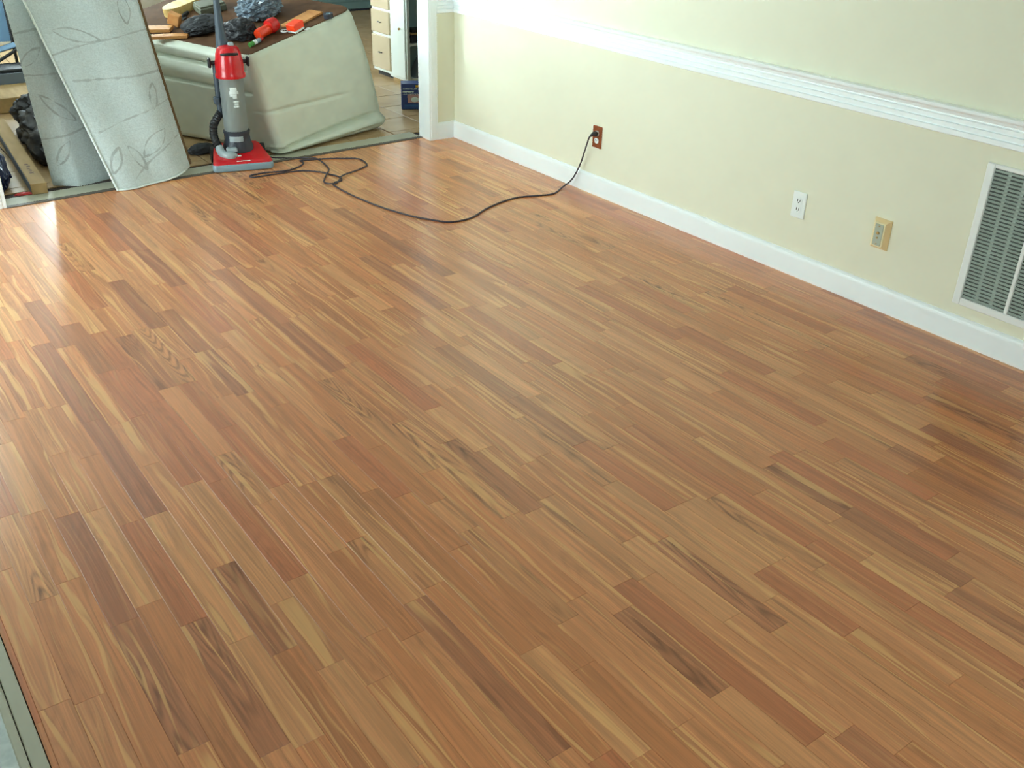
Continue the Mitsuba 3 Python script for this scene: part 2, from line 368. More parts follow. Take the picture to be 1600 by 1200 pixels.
struct("trim_3", join(casing(X1 - 0.004, -0.131), box(X1, XO1, 0.0, 0.12, 0, 2.05, 0.001)), "white_trim")
struct("trim_4", join(casing(X0 - 0.062, X0 + 0.004), box(XO0, X0, 0.0, 0.12, 0, 2.05, 0.001)), "white_trim")
struct("trim_5", join(box(X0 + 0.004, X1 - 0.004, -0.015, 0.0, 2.055, 2.12, 0.002), box(X0, X1, 0.0, 0.12, 2.05, 2.07)), "white_trim")

# ------------------------------------------------------------------ right wall: grille, outlets
vent = thing("return_air_grille", "white metal return-air grille with thin louvres on the yellow wall", "vent")
VY0, VZ0, VZ1 = -3.478, 0.149, 0.692
cw, fw, dv = 0.170, 0.030, 0.014
VY1 = VY0 - 2 * fw - 2 * cw - dv
def frame_bar(y0, y1, z0, z1): return box(-0.011, 0.001, y0, y1, z0, z1, 0.003)
obj("frame", join(frame_bar(VY0 - fw, VY0, VZ0, VZ1), frame_bar(VY1, VY1 + fw, VZ0, VZ1), frame_bar(VY1 + fw, VY0 - fw, VZ0, VZ0 + fw), frame_bar(VY1 + fw, VY0 - fw, VZ1 - 0.016, VZ1)), "white_metal", vent)
obj("divider", box(-0.010, 0.001, VY0 - fw - cw - dv, VY0 - fw - cw, VZ0 + fw, VZ1 - 0.016, 0.002), "white_metal", vent)
obj("backing", box(-0.0012, 0.0, VY1 + 0.01, VY0 - 0.01, VZ0 + 0.01, VZ1 - 0.01), "duct_dark", vent)  # dark plate painted as the unlit duct behind the slats
for cidx in range(2):
    ya = VY0 - fw - cidx * (cw + dv); yb = ya - cw
    for q in (0.33, 0.67):
        obj("support_bar", box(-0.0030, -0.0012, ya - cw * q - 0.006, ya - cw * q + 0.006, VZ0 + fw, VZ1 - 0.016), "slat_metal", vent, smooth=False)
    n = 36; pitch = (VZ1 - 0.016 - VZ0 - fw) / n
    sl = box(-0.0050, 0.0040, yb + 0.0005, ya - 0.0005, -0.0007, 0.0007); sl = move(sl, ry=-0.62)
    sl.apply_translation((-0.0055, 0, 0))
    for i in range(n):
        obj("slat", move(sl, (0, 0, VZ0 + fw + (i + 0.5) * pitch)), "slat_metal", vent, smooth=False)

mat("copper_plate", srgb(150, 84, 52), 0.38, metallic=0.6)
mat("plate_edge", srgb(120, 122, 110), 0.5)
mat("white_plastic", srgb(232, 240, 238), 0.35)
mat("cream_plastic", srgb(226, 214, 170), 0.4)
mat("cream_side", srgb(232, 208, 158), 0.45)
mat("jack_grey", srgb(170, 178, 160), 0.4)
mat("slot_black", (0.02, 0.02, 0.02), 0.6)
mat("brass", srgb(160, 130, 80), 0.35, metallic=0.7)
def wall_disc(y, z, r, x0, x1, flat=0.0):
    c = trimesh.creation.cylinder(r, abs(x1 - x0), sections=28); c = move(c, ry=PI / 2, loc=((x0 + x1) / 2, y, z))
    if flat: c.vertices[:, 2] = z + np.clip(c.vertices[:, 2] - z, -flat, flat)
    return c
o1 = thing("wall_outlet", "copper-brown outlet plate on the yellow wall with a black plug in it", "outlet")
PY, PZ = -1.374, 0.306
obj("cover_plate", rbox(-0.006, 0.0, PY - 0.035, PY + 0.035, PZ - 0.057, PZ + 0.057, 0.0028), "copper_plate", o1)
for dz in (0.019, -0.019):
    s_ = obj("socket", wall_disc(PY, PZ + dz, 0.0165, -0.0085, -0.004, 0.0140), "white_plastic", o1, label="white round socket")
    if dz < 0:
        for dy in (-0.006, 0.006): obj("slot", box(-0.0089, -0.0084, PY + dy - 0.001, PY + dy + 0.001, PZ + dz - 0.001, PZ + dz + 0.007), "slot_black", s_, smooth=False)
obj("screw", wall_disc(PY, PZ, 0.003, -0.0075, -0.005), "brass", o1)
o2 = thing("wall_outlet", "white outlet plate on the yellow wall, between copper outlet and cream wall jack", "outlet")
PY, PZ = -2.705, 0.313
obj("cover_plate", rbox(-0.006, 0.0, PY - 0.035, PY + 0.035, PZ - 0.057, PZ + 0.057, 0.0028), "white_plastic", o2)
for dz in (0.019, -0.019):
    s_ = obj("socket", wall_disc(PY, PZ + dz, 0.0165, -0.0082, -0.004, 0.0140), "white_plastic", o2)
    for dy in (-0.006, 0.006): obj("slot", box(-0.0087, -0.008, PY + dy - 0.0016, PY + dy + 0.0016, PZ + dz - 0.003, PZ + dz + 0.007), "slot_black", s_, smooth=False)
    obj("ground_hole", wall_disc(PY, PZ + dz - 0.008, 0.0025, -0.0087, -0.008), "slot_black", s_, smooth=False)
obj("screw", wall_disc(PY, PZ, 0.003, -0.0072, -0.005), "white_metal", o2)
o3 = thing("wall_jack", "thick cream wall jack plate with a grey face, between the white outlet and the grille", "wall jack")
PY, PZ = -3.120, 0.311
obj("back_box", trimesh.Trimesh([[x, PY + sy * w, PZ + sz * h] for x, w, h in ((0.0, 0.038, 0.061), (-0.006, 0.038, 0.061), (-0.021, 0.026, 0.050)) for sy in (-1, 1) for sz in (-1, 1)]).convex_hull, "cream_side", o3, label="cream bevelled box")
obj("face_plate", rbox(-0.025, -0.019, PY - 0.026, PY + 0.026, PZ - 0.050, PZ + 0.050, 0.0028), "cream_plastic", o3)
obj("insert", box(-0.0275, -0.024, PY - 0.019, PY + 0.019, PZ - 0.044, PZ + 0.044, 0.0015), "jack_grey", o3, label="grey centre panel")
obj("jack", join(wall_disc(PY, PZ + 0.008, 0.006, -0.031, -0.027), wall_disc(PY, PZ - 0.012, 0.004, -0.0300, -0.027)), "brass", o3)
obj("screw", wall_disc(PY, PZ + 0.036, 0.0028, -0.0290, -0.027), "brass", o3); obj("screw", wall_disc(PY, PZ - 0.036, 0.0028, -0.0290, -0.027), "brass", o3)

# ------------------------------------------------------------------ vacuum cleaner
mat("vac_red", srgb(196, 14, 26), 0.22, clearcoat=0.6, clearcoat_gloss=0.9)
mat("vac_grey", srgb(128, 152, 164), 0.35)
mat("vac_silver", srgb(150, 165, 170), 0.25, clearcoat=0.5)
mat("vac_dark", srgb(42, 48, 58), 0.4)
mat("vac_black", srgb(20, 22, 26), 0.45)
mat("handle_grey", srgb(62, 74, 86), 0.4)
mat("label_white", srgb(226, 240, 240), 0.5)
mat("filter_beige", srgb(150, 150, 120), 0.7)
scene["clear_plastic"] = {"type": "principledthin", "base_color": rgb(*srgb(196, 206, 206)), "roughness": 0.12, "spec_trans": 0.55, "diff_trans": 0.3, "eta": 1.3}
VF = np.eye(4); VF[:3, 0] = (0.970, -0.246, 0); VF[:3, 1] = (0.246, 0.970, 0); VF[:3, 3] = (-1.420, -0.030, 0.0)
def V(m): m = m.copy(); m.apply_transform(VF); return m
def vp(u, w, z): return (VF @ np.array([u, w, z, 1]))[:3]
vac = thing("vacuum_cleaner", "red and grey upright bagless vacuum cleaner standing at the edge of the wood floor", "vacuum cleaner")
def rounded_plan(hw, w0, w1, back, r, z, n=7):
    P = []
    cs = [(-hw + r, w0 + r, PI, 1.5 * PI), (hw - r, w0 + r, 1.5 * PI, 2 * PI), (back - r, w1 - r, 0, PI / 2), (-back + r, w1 - r, PI / 2, PI)]
    for cx, cy, a, b in cs:
        for t in np.linspace(a, b, n): P.append([cx + r * math.cos(t), cy + r * math.sin(t), z])
    return np.array(P)
bump = loft([rounded_plan(0.160, 0.004, 0.26, 0.13, 0.02, 0.004), rounded_plan(0.167, 0.0, 0.27, 0.135, 0.024, 0.012), rounded_plan(0.167, 0.0, 0.27, 0.135, 0.024, 0.034), rounded_plan(0.164, 0.003, 0.268, 0.135, 0.024, 0.041)])
obj("bumper", V(bump), "vac_grey", vac, label="pale grey front bumper")
def hood_ring(hw, w0, w1, back, r, z, slope):
    P = rounded_plan(hw, w0, w1, back, r, z); P[:, 2] += slope * (P[:, 1] - w0); return P
hood = loft([hood_ring(0.162, 0.006, 0.265, 0.132, 0.024, 0.0405, 0), hood_ring(0.162, 0.006, 0.265, 0.132, 0.024, 0.044, 0.12), hood_ring(0.158, 0.012, 0.262, 0.128, 0.022, 0.050, 0.17),
             hood_ring(0.146, 0.026, 0.255, 0.118, 0.02, 0.057, 0.19), hood_ring(0.10, 0.06, 0.22, 0.08, 0.02, 0.066, 0.19)])
hd = obj("hood", V(hood), "vac_red", vac, smooth=40, label="glossy red floor head")
obj("decal", V(box(-0.035, 0.040, 0.0170, 0.0215, 0.0470, 0.0560, 0.001)), "label_white", hd, smooth=False)
obj("decal", V(move(box(-0.012, 0.012, -0.006, 0.006, -0.002, 0.0015, 0.001), (-0.012, 0.070, 0.0705), rx=0.19, rz=0.3)), "label_white", hd, smooth=False)
for s in (-1, 1):
    obj("wheel", V(move(trimesh.creation.cylinder(0.045, 0.02, sections=24), (s * 0.142, 0.235, 0.045), ry=PI / 2)), "vac_black", vac)
CW = 0.175
def oval(rx, ry, z, cu=0.0, cw=CW, n=32):
    t = np.arange(n) * 2 * PI / n
    return np.stack([cu + rx * np.cos(t), cw + ry * np.sin(t), np.full(n, z)], 1)
obj("motor_housing", V(loft([oval(0.085, 0.075, 0.075), oval(0.084, 0.076, 0.10), oval(0.072, 0.068, 0.135), oval(0.070, 0.068, 0.165), oval(0.075, 0.070, 0.188), oval(0.07, 0.066, 0.192)])), "vac_dark", vac)
def cyl_patch(r, a0, a1, z0, z1, th=0.0015, cw=CW, n=10):
    a = np.linspace(a0, a1, n); P = []
    for rr in (r, r + th):
        for z in (z0, z1): P.append(np.stack([rr * np.sin(a), cw - rr * np.cos(a), np.full(n, z)], 1))
    v = np.vstack(P); f = []
    for i in range(n - 1):
        q = lambda k, j: k * n + j
        f += [[q(2, i), q(2, i + 1), q(3, i + 1)], [q(2, i), q(3, i + 1), q(3, i)], [q(0, i), q(1, i + 1), q(0, i + 1)], [q(0, i), q(1, i), q(1, i + 1)],
              [q(1, i), q(3, i + 1), q(1, i + 1)], [q(1, i), q(3, i), q(3, i + 1)], [q(0, i), q(0, i + 1), q(2, i + 1)], [q(0, i), q(2, i + 1), q(2, i)]]
    for j in (0, n - 1): f += [[j, 2 * n + j, 3 * n + j], [j, 3 * n + j, n + j]]
    return trimesh.Trimesh(v, f, process=False)
obj("badge", V(cyl_patch(0.071, -0.75, 0.35, 0.138, 0.168)), "vac_silver", vac, label="silver badge above the floor head")
obj("pedal", V(rbox(-0.075, -0.015, 0.080, 0.125, 0.084, 0.112, 0.01)), "vac_silver", vac, label="silver-blue foot pedal")
obj("dust_bin", V(loft([oval(0.064, 0.062, 0.190), oval(0.066, 0.064, 0.200), oval(0.066, 0.064, 0.47), oval(0.066, 0.064, 0.482)], caps=False)), "clear_plastic", vac, label="clear dust bin")
obj("filter", V(loft([oval(0.050, 0.048, 0.196), oval(0.050, 0.048, 0.26), oval(0.042, 0.040, 0.30), oval(0.042, 0.040, 0.475)])), "filter_beige", vac)
for q in ((-0.30, 0.25, 0.418, 0.436), (-0.40, 0.38, 0.400, 0.417), (-0.36, 0.22, 0.388, 0.398), (-0.12, 0.22, 0.376, 0.387), (-0.12, 0.36, 0.356, 0.364), (-0.05, 0.30, 0.340, 0.351), (-0.12, 0.34, 0.328, 0.336)):
    obj("lettering", V(cyl_patch(0.0668, *q, th=0.0008)), "label_white", vac, smooth=False)
obj("spine", V(rbox(-0.05, 0.05, 0.225, 0.285, 0.10, 0.62, 0.015)), "vac_dark", vac)
obj("wand", V(tube([(-0.074, 0.20, 0.26), (-0.074, 0.205, 0.40), (-0.072, 0.21, 0.56)], 0.0155, 14)), "handle_grey", vac)
cap = obj("cap", V(loft([oval(0.079, 0.074, 0.480), oval(0.081, 0.076, 0.486), oval(0.081, 0.076, 0.500), oval(0.076, 0.072, 0.506), oval(0.077, 0.073, 0.53), oval(0.074, 0.071, 0.57),
                         oval(0.068, 0.066, 0.605), oval(0.058, 0.056, 0.632), oval(0.042, 0.04, 0.646), oval(0.015, 0.015, 0.650)])), "vac_red", vac, smooth=50, label="glossy red cap over the bin")
arc = [(0.058 * math.sin(a), CW - 0.066 * math.cos(a) + 0.001, 0.598 + 0.013 * math.cos(a * 1.1)) for a in np.linspace(-0.95, 0.95, 13)]
obj("grip_slot", V(tube(arc, [0.003] + [0.0075] * 11 + [0.003], 10)), "vac_black", cap)
hl = obj("handle", V(tube(spline([(-0.022, 0.205, 0.60), (-0.022, 0.21, 0.66), (-0.024, 0.225, 0.74), (-0.024, 0.24, 0.86), (-0.024, 0.255, 1.0), (-0.024, 0.25, 1.06), (-0.024, 0.20, 1.11), (-0.024, 0.14, 1.10)], 5),
    np.interp(np.linspace(0, 1, 36), [0, 0.12, 0.3, 0.45, 1], [0.038, 0.034, 0.023, 0.016, 0.015]), 16)), "handle_grey", vac)
obj("switch", V(rbox(0.002, 0.034, 0.155, 0.19, 0.640, 0.664, 0.009)), "vac_silver", vac)
for s in (-1, 1):
    obj("cord_hook", V(join(move(trimesh.creation.cylinder(0.011, 0.034, sections=16), (s * 0.086, 0.20, 0.555), ry=PI / 2), rbox(s * 0.103 - 0.008, s * 0.103 + 0.008, 0.18, 0.22, 0.530, 0.580, 0.007))), "vac_black", vac)
obj("hose_clip", V(rbox(-0.103, -0.072, 0.17, 0.215, 0.335, 0.375, 0.008)), "handle_grey", vac)
hp = spline([(-0.074, 0.20, 0.285), (-0.092, 0.195, 0.262), (-0.118, 0.185, 0.225), (-0.127, 0.17, 0.175), (-0.118, 0.145, 0.125), (-0.108, 0.125, 0.10)], 9)
obj("hose", V(tube(hp, 0.0225 + 0.0018 * np.sin(np.arange(len(hp)) * 2.2), 14)), "vac_black", vac)
obj("hose_elbow", V(tube(spline([(-0.110, 0.13, 0.112), (-0.104, 0.108, 0.088), (-0.088, 0.082, 0.078), (-0.06, 0.066, 0.074), (-0.022, 0.072, 0.074)], 6), np.r_[np.full(21, 0.0225), np.linspace(0.021, 0.008, 4)], 14)), "vac_silver", vac)

# its cord, loose on the floor and up to the copper outlet
mat("cord_rubber", srgb(58, 50, 58), 0.5)
ra = 0.0042
path = [(-1.262, 0.210, 0.075), (-1.205, 0.150, 0.012), (-1.125, 0.085, ra), (-1.040, 0.031, ra), (-0.988, -0.035, 0.012), (-0.982, -0.138, ra), (-1.023, -0.275, 0.011), (-1.096, -0.373, ra), (-1.141, -0.455, ra), (-1.130, -0.509, 0.009), (-1.080, -0.493, ra),
    (-1.012, -0.414, 0.010), (-0.883, -0.346, ra), (-0.795, -0.296, ra), (-0.77, -0.228, ra), (-0.77, -0.143, ra), (-0.837, -0.095, ra), (-0.925, -0.049, ra), (-1.004, -0.025, ra), (-1.070, -0.005, ra), (-1.075, -0.06, ra), (-1.131, -0.115, ra),
    (-1.222, -0.150, ra), (-1.343, -0.125, ra), (-1.43, -0.135, ra), (-1.425, -0.172, ra), (-1.31, -0.176, ra), (-1.166, -0.190, ra), (-1.085, -0.256, ra), (-1.051, -0.330, ra), (-1.028, -0.408, ra), (-1.046, -0.473, ra), (-1.086, -0.482, ra),
    (-1.118, -0.515, ra), (-1.124, -0.561, ra), (-1.125, -0.644, ra), (-1.114, -0.797, ra), (-1.086, -0.983, ra), (-1.034, -1.161, ra), (-0.975, -1.277, ra), (-0.908, -1.358, ra), (-0.791, -1.361, ra), (-0.642, -1.284, ra), (-0.511, -1.238, ra),
    (-0.396, -1.221, ra), (-0.299, -1.250, ra), (-0.197, -1.270, ra), (-0.09, -1.215, 0.008), (-0.040, -1.235, 0.052), (-0.033, -1.284, 0.142), (-0.034, -1.316, 0.222), (-0.036, -1.338, 0.277), (-0.040, -1.354, 0.305), (-0.038, -1.366, 0.318)]
cd = obj("cord", tube(spline(path, 6), ra, 7), "cord_rubber", vac, label="long dark cord across the floor")
obj("plug", join(tube([(-0.039, -1.362, 0.314), (-0.034, -1.370, 0.322), (-0.026, -1.374, 0.325)], [0.006, 0.0085, 0.011], 12), rbox(-0.030, -0.0087, -1.388, -1.360, 0.3135, 0.3365, 0.006)), "vac_black", cd)

# ------------------------------------------------------------------ the beige sofa beyond the opening
def leather(p, n, uv): return mi.Color3f(mix(srgb(196, 204, 190), srgb(212, 220, 204), fbm(p.x * 14, p.y * 14, p.z * 14, 3)))
mat("leather", mikit.proc(leather), 0.48, spec=0.45)
def brown_top(p, n, uv): return mi.Color3f(mix(srgb(64, 42, 28), srgb(104, 76, 54), fbm(p.x * 16, p.y * 16, p.z * 16, 4)))
mat("brown_cover", mikit.proc(brown_top), 0.7, spec=0.2)
bA, bB, bC, bD = np.array([-1.12, 0.150, 0.006]), np.array([-0.262, 0.405, 0.006]), np.array([-0.76, 1.50, 0.006]), np.array([-1.66, 1.22, 0.006])
tA, tB = np.array([-1.24, 0.18, 0.57]), np.array([-0.435, 0.43, 0.742])
tD, tC = tA + 1.7 * np.array([-0.28, 0.64, 0.03]), tB + 1.7 * np.array([-0.28, 0.64, 0.03])
def quad_ring(cs, r, ne=34, nc=10):
    """Rounded outline through four corners (r: one radius or one per corner): points, outward direction, (edge, place along it)."""
    rr = np.broadcast_to(r, (4,))
    P, E = [], []
    for i in range(4):
        a, b, c = cs[i], cs[(i + 1) % 4], cs[(i + 2) % 4]
        d1, d2 = (b - a) / np.linalg.norm(b - a), (c - b) / np.linalg.norm(c - b)
        r0, r1 = rr[i], rr[(i + 1) % 4]; p, q = a + d1 * r0, b - d1 * r1
        for t in np.arange(ne) / ne: P.append(p + (q - p) * t); E.append((i, (r0 + t * np.linalg.norm(q - p)) / np.linalg.norm(b - a)))
        q2 = b + d2 * r1
        for t in np.arange(nc) / nc: P.append((1 - t) ** 2 * q + 2 * t * (1 - t) * b + t * t * q2); E.append((i + 0.5, 1.0))
    P = np.array(P); d = np.roll(P, -1, 0) - np.roll(P, 1, 0); N = np.stack([d[:, 1], -d[:, 0], 0 * d[:, 0]], 1)
    return P, N / (np.linalg.norm(N, axis=1, keepdims=True) + 1e-9), E
RT = (0.055, 0.095, 0.12, 0.12)
rings = []
def g(x, c, w): return math.exp(-((x - c) / w) ** 2)
TS = np.r_[np.linspace(0, 0.30, 34)[:-1], np.linspace(0.30, 1, 60)]
for t in TS:
    cs = [a + (b - a) * t for a, b in ((bA, tA), (bB, tB), (bC, tC), (bD, tD))]
    r = np.array([0.055, 0.065 + 0.03 * max(0, (t - 0.7) / 0.3) + 0.02 * max(0, 1 - t / 0.15), 0.12, 0.12])
    P, N, E = quad_ring(cs, r); dd = np.zeros(len(P))
    for i, (e, s) in enumerate(E):
        x = 0.016 * math.sin(PI * min(t, 1)) - 0.03 * max(0, 1 - t / 0.06) ** 2 - 0.012 * max(0, (t - 0.95) / 0.05) ** 2
        if e in (0, 0.5) or e == 3.5:
            q = s if e == 0 else (1.0 if e == 0.5 else 0.0)
            x -= 0.011 * g(t, 0.445 - 0.09 * q, 0.012) * (1 - max(0, min(1, (q - 0.5) / 0.25)))
            tc = 0.045 + 0.20 * q - 0.10 * q * q
            x -= 0.034 * g(t, tc, 0.018) * min(1, (1.04 - q) * 5)
            x += 0.030 * g(t, tc * 0.5, 0.05)
            x -= 0.014 * g(t, 0.035 + 0.05 * (q - 0.6), 0.012) * g(q, 0.72, 0.2)
        if e in (3,):
            x -= 0.032 * g(t, 0.84, 0.016) + 0.026 * g(t, 0.62, 0.016)
            x += 0.026 * g(t, 0.93, 0.06) + 0.020 * g(t, 0.73, 0.07)
        dd[i] = x
    P = P + N * dd[:, None]
    P[:, 2] += 0.004 * (meshkit.fbm(P * 6, 3, 4) - 0.5)
    rings.append(P)
base = rings[-1]; cen = base.mean(0)
for ins, dz in ((0.012, 0.004), (0.022, 0.002)):
    P, N, E = quad_ring([tA, tB, tC, tD], RT); rings.append(P - N * (ins + 0.012) + [0, 0, dz])
so = thing("sofa", "bulky beige leather sofa beyond the opening, its dark top heaped with tools", "sofa")
obj("body", loft(rings), "leather", so, smooth=55)
P, N, E = quad_ring([tA, tB, tC, tD], RT)
lid = loft([P - N * 0.016 + [0, 0, -0.004], P - N * 0.014 + [0, 0, 0.004], P - N * 0.02 + [0, 0, 0.0085]])
obj("top", lid, "brown_cover", so, smooth=40, label="dark brown flat top")

# things heaped on it; frame of the top: e1 along its near edge, e2 back, e3 up
e1 = (tB - tA) / np.linalg.norm(tB - tA); e3 = np.cross(e1, tD - tA); e3 /= np.linalg.norm(e3); e2 = np.cross(e3, e1)
def on_top(m, at, turn=0.0, lift=0.009):
    m = move(m, rz=turn); F = np.eye(4); F[:3, 0], F[:3, 1], F[:3, 2] = e1, e2, e3
    F[:3, 3] = tA + e1 * ((np.array(at) - tA) @ e1) + e2 * ((np.array(at) - tA) @ e2) + e3 * lift
    m.apply_transform(F); return m
def plank_color(c0, c1):
    return mikit.proc(lambda p, n, uv: mi.Color3f(mix(c0, c1, fbm(p.x * 40, p.y * 9, p.z * 40, 3))))
mat("pale_wood", plank_color(srgb(206, 166, 96), srgb(240, 212, 146)), 0.4)
mat("tan_wood", plank_color(srgb(176, 116, 62), srgb(206, 150, 92)), 0.5)
mat("orange_plastic", srgb(226, 62, 24), 0.35)
mat("bright_orange", srgb(250, 70, 26), 0.35)
mat("red_plastic", srgb(190, 30, 24), 0.35)
mat("black_cloth", (0.016, 0.018, 0.022), 0.7)
mat("black_bag", (0.014, 0.015, 0.018), 0.5, spec=0.3)
mat("blue_grey_bag", srgb(98, 112, 124), 0.3, spec=0.6)
mat("grey_green", srgb(96, 100, 86), 0.5)
mat("navy", srgb(24, 34, 66), 0.45)
mat("green_label", srgb(70, 140, 60), 0.5)
# pale slab with one round end
ang = np.linspace(PI / 2, 1.5 * PI, 15)
import shapely.geometry as sg
slab = sg.Polygon([(0.10, 0.055), *[(-0.04 + 0.09 * math.cos(a), 0.055 * math.sin(a)) for a in ang], (0.10, -0.055)])
k = thing("wood_slab", "pale wood slab with a rounded end catching the light on the sofa top", "wood slab")
obj("board", on_top(trimesh.creation.extrude_polygon(slab, 0.05, engine="earcut"), (-1.262, 1.13, 0.68), 0.05), "pale_wood", k)
k = thing("tool_case", "flat grey-green case on the sofa top beside the pale wood slab", "case")
obj("shell", on_top(rbox(-0.085, 0.085, -0.07, 0.07, 0, 0.042, 0.01), (-1.125, 1.01, 0.69), -0.35), "grey_green", k); obj("lid", on_top(rbox(-0.078, 0.078, -0.063, 0.063, 0.040, 0.052, 0.005), (-1.125, 1.01, 0.69), -0.35), "grey_green", k)
obj("cloth_bundle", on_top(blob((0, 0, 0.03), (0.125, 0.11, 0.05), 3, 0.4, 3), (-1.29, 0.73, 0.62)), "black_cloth", label="dark cloth bundle on the sofa top, left of the vacuum handle", cat="cloth")
obj("tool_bag", on_top(blob((0, 0, 0.035), (0.095, 0.105, 0.07), 5, 0.45, 3), (-1.165, 0.47, 0.62)), "black_bag", label="black tool bag slumped on the sofa top, right behind the vacuum cap", cat="bag")
obj("plastic_bag", on_top(blob((0, 0, 0.06), (0.145, 0.125, 0.09), 8, 0.6, 4.5), (-0.93, 0.70, 0.68)), "blue_grey_bag", label="crumpled blue-grey plastic bag on the sofa top", cat="bag", smooth=False)
k = thing("hand_tool", "red-orange hand tool with a pale loop, lying at the near edge of the sofa top", "tool")
obj("grip", on_top(move(lathe([(0, -0.085), (0.026, -0.085), (0.030, -0.07), (0.028, 0.0), (0.030, 0.01), (0, 0.012)], 18), (0, 0, 0.031), ry=PI / 2), (-1.030, 0.385, 0.62), 0.12), "orange_plastic", k)
obj("head", on_top(move(lathe([(0, -0.002), (0.036, 0.0), (0.042, 0.02), (0.038, 0.06), (0.022, 0.075), (0, 0.076)], 18), (0, 0, 0.042), ry=PI / 2), (-1.020, 0.386, 0.62), 0.12), "red_plastic", k)
obj("loop", on_top(move(trimesh.creation.torus(0.020, 0.0035, major_sections=24, minor_sections=8), (0, 0, 0.012)), (-0.945, 0.345, 0.64)), "label_white", k)
k = thing("orange_box", "small bright orange plastic box with a white base on the sofa top", "box")
obj("cover", on_top(rbox(-0.048, 0.048, -0.032, 0.032, 0.010, 0.05, 0.008), (-0.878, 0.335, 0.64), 0.20), "bright_orange", k); obj("base", on_top(rbox(-0.044, 0.044, -0.033, 0.030, 0, 0.012, 0.004), (-0.878, 0.335, 0.64), 0.20), "label_white", k)
obj("wood_strip", on_top(box(-0.135, 0.135, -0.05, 0.05, 0, 0.012, 0.001), (-0.775, 0.462, 0.68), 0.12), "tan_wood", label="short tan wood strip lying on the sofa top behind the orange box", cat="wood strip")
k = thing("tape_roll", "small dark tape roll near the right corner of the sofa top", "tape")
obj("ring", on_top(move(trimesh.creation.annulus(0.014, 0.028, 0.025, sections=28), (0, 0, 0.0125)), (-0.640, 0.385, 0.70)), "vac_dark", k); obj("core", on_top(move(trimesh.creation.annulus(0.010, 0.0138, 0.024, sections=28), (0, 0, 0.012)), (-0.640, 0.385, 0.70)), "vac_grey", k)
k = thing("glue_tube", "small tube with green, white and red bands at the near edge of the sofa top", "tube")
for a, b, m_ in ((0.0, 0.03, "green_label"), (0.03, 0.055, "label_white"), (0.055, 0.085, "vac_grey")):
    obj("band", on_top(move(trimesh.creation.cylinder(0.013, b - a, sections=16), ((a + b) / 2 - 0.05, 0, 0.0132), ry=PI / 2), (-1.145, 0.300, 0.60), 0.1), m_, k)
obj("cap", on_top(move(trimesh.creation.cylinder(0.010, 0.022, sections=16), (0.046, 0, 0.0132), ry=PI / 2), (-1.145, 0.300, 0.60), 0.1), "red_plastic", k)
obj("wood_offcut", on_top(box(-0.035, 0.035, -0.12, 0.12, 0, 0.02, 0.002), (-1.520, 0.93, 0.61), 0.55), "tan_wood", label="orange-toned wood offcut lying at the left edge of the sofa top", cat="wood offcut")
obj("wood_offcut", on_top(box(-0.11, 0.11, -0.022, 0.022, 0, 0.018, 0.002), (-1.485, 0.745, 0.60), -0.95), "tan_wood", label="narrow tan wood offcut along the rim of the sofa above its padded roll", cat="wood offcut")
obj("wood_block", on_top(move(box(-0.02, 0.02, -0.035, 0.035, 0, 0.07, 0.002), rx=0.35), (-1.395, 0.90, 0.62), 0.4, 0.022), "tan_wood", label="small brown wood block standing left of the dark cloth bundle", cat="wood block")
obj("paint_scraper", on_top(join(box(-0.028, 0.028, -0.03, 0.02, 0.003, 0.006), rbox(-0.010, 0.010, 0.015, 0.085, 0, 0.02, 0.006)), (-1.315, 1.0, 0.65), -1.2), "vac_black", label="small black scraper on the sofa top in front of the pale wood slab", cat="scraper")
obj("paper_scrap", on_top(box(-0.018, 0.018, -0.010, 0.010, 0, 0.004, 0.0005), (-0.82, 0.305, 0.66), 0.2), "label_white", label="small white scrap right of the bright orange box", cat="scrap")

# ------------------------------------------------------------------ leaf-patterned rug, folded and propped
LEAVES = [(0.165, 0.790, 0.105, 0.032, -0.28), (0.300, 0.195, 0.105, 0.034, 0.62), (0.065, 0.150, 0.075, 0.024, 0.95), (0.455, 0.92, 0.085, 0.030, 1.35), (0.405, 0.44, 0.075, 0.022, 1.2), (0.180, 0.14, 0.07, 0.022, 1.9),
          (0.24, 1.12, 0.10, 0.03, 0.4), (2.13, 0.40, 0.105, 0.026, -0.75), (2.06, 0.66, 0.08, 0.025, 0.6), (2.20, 0.86, 0.09, 0.026, -0.5), (2.10, 0.17, 0.08, 0.024, 0.9)]
STEMS = [(0.695, 0.26, -0.10, 0.0, 0.6), (0.565, -0.06, 0.16, 0.05, 0.6), (0.30, 0.24, 0.0, 0.05, 0.6), (0.05, 0.55, -0.3, 0.12, 0.5), (0.245, 0.06, 0.5, 2.0, 2.4), (0.575, -0.08, 0.5, 2.0, 2.4), (0.78, 0.1, 0.3, 2.0, 2.4)]
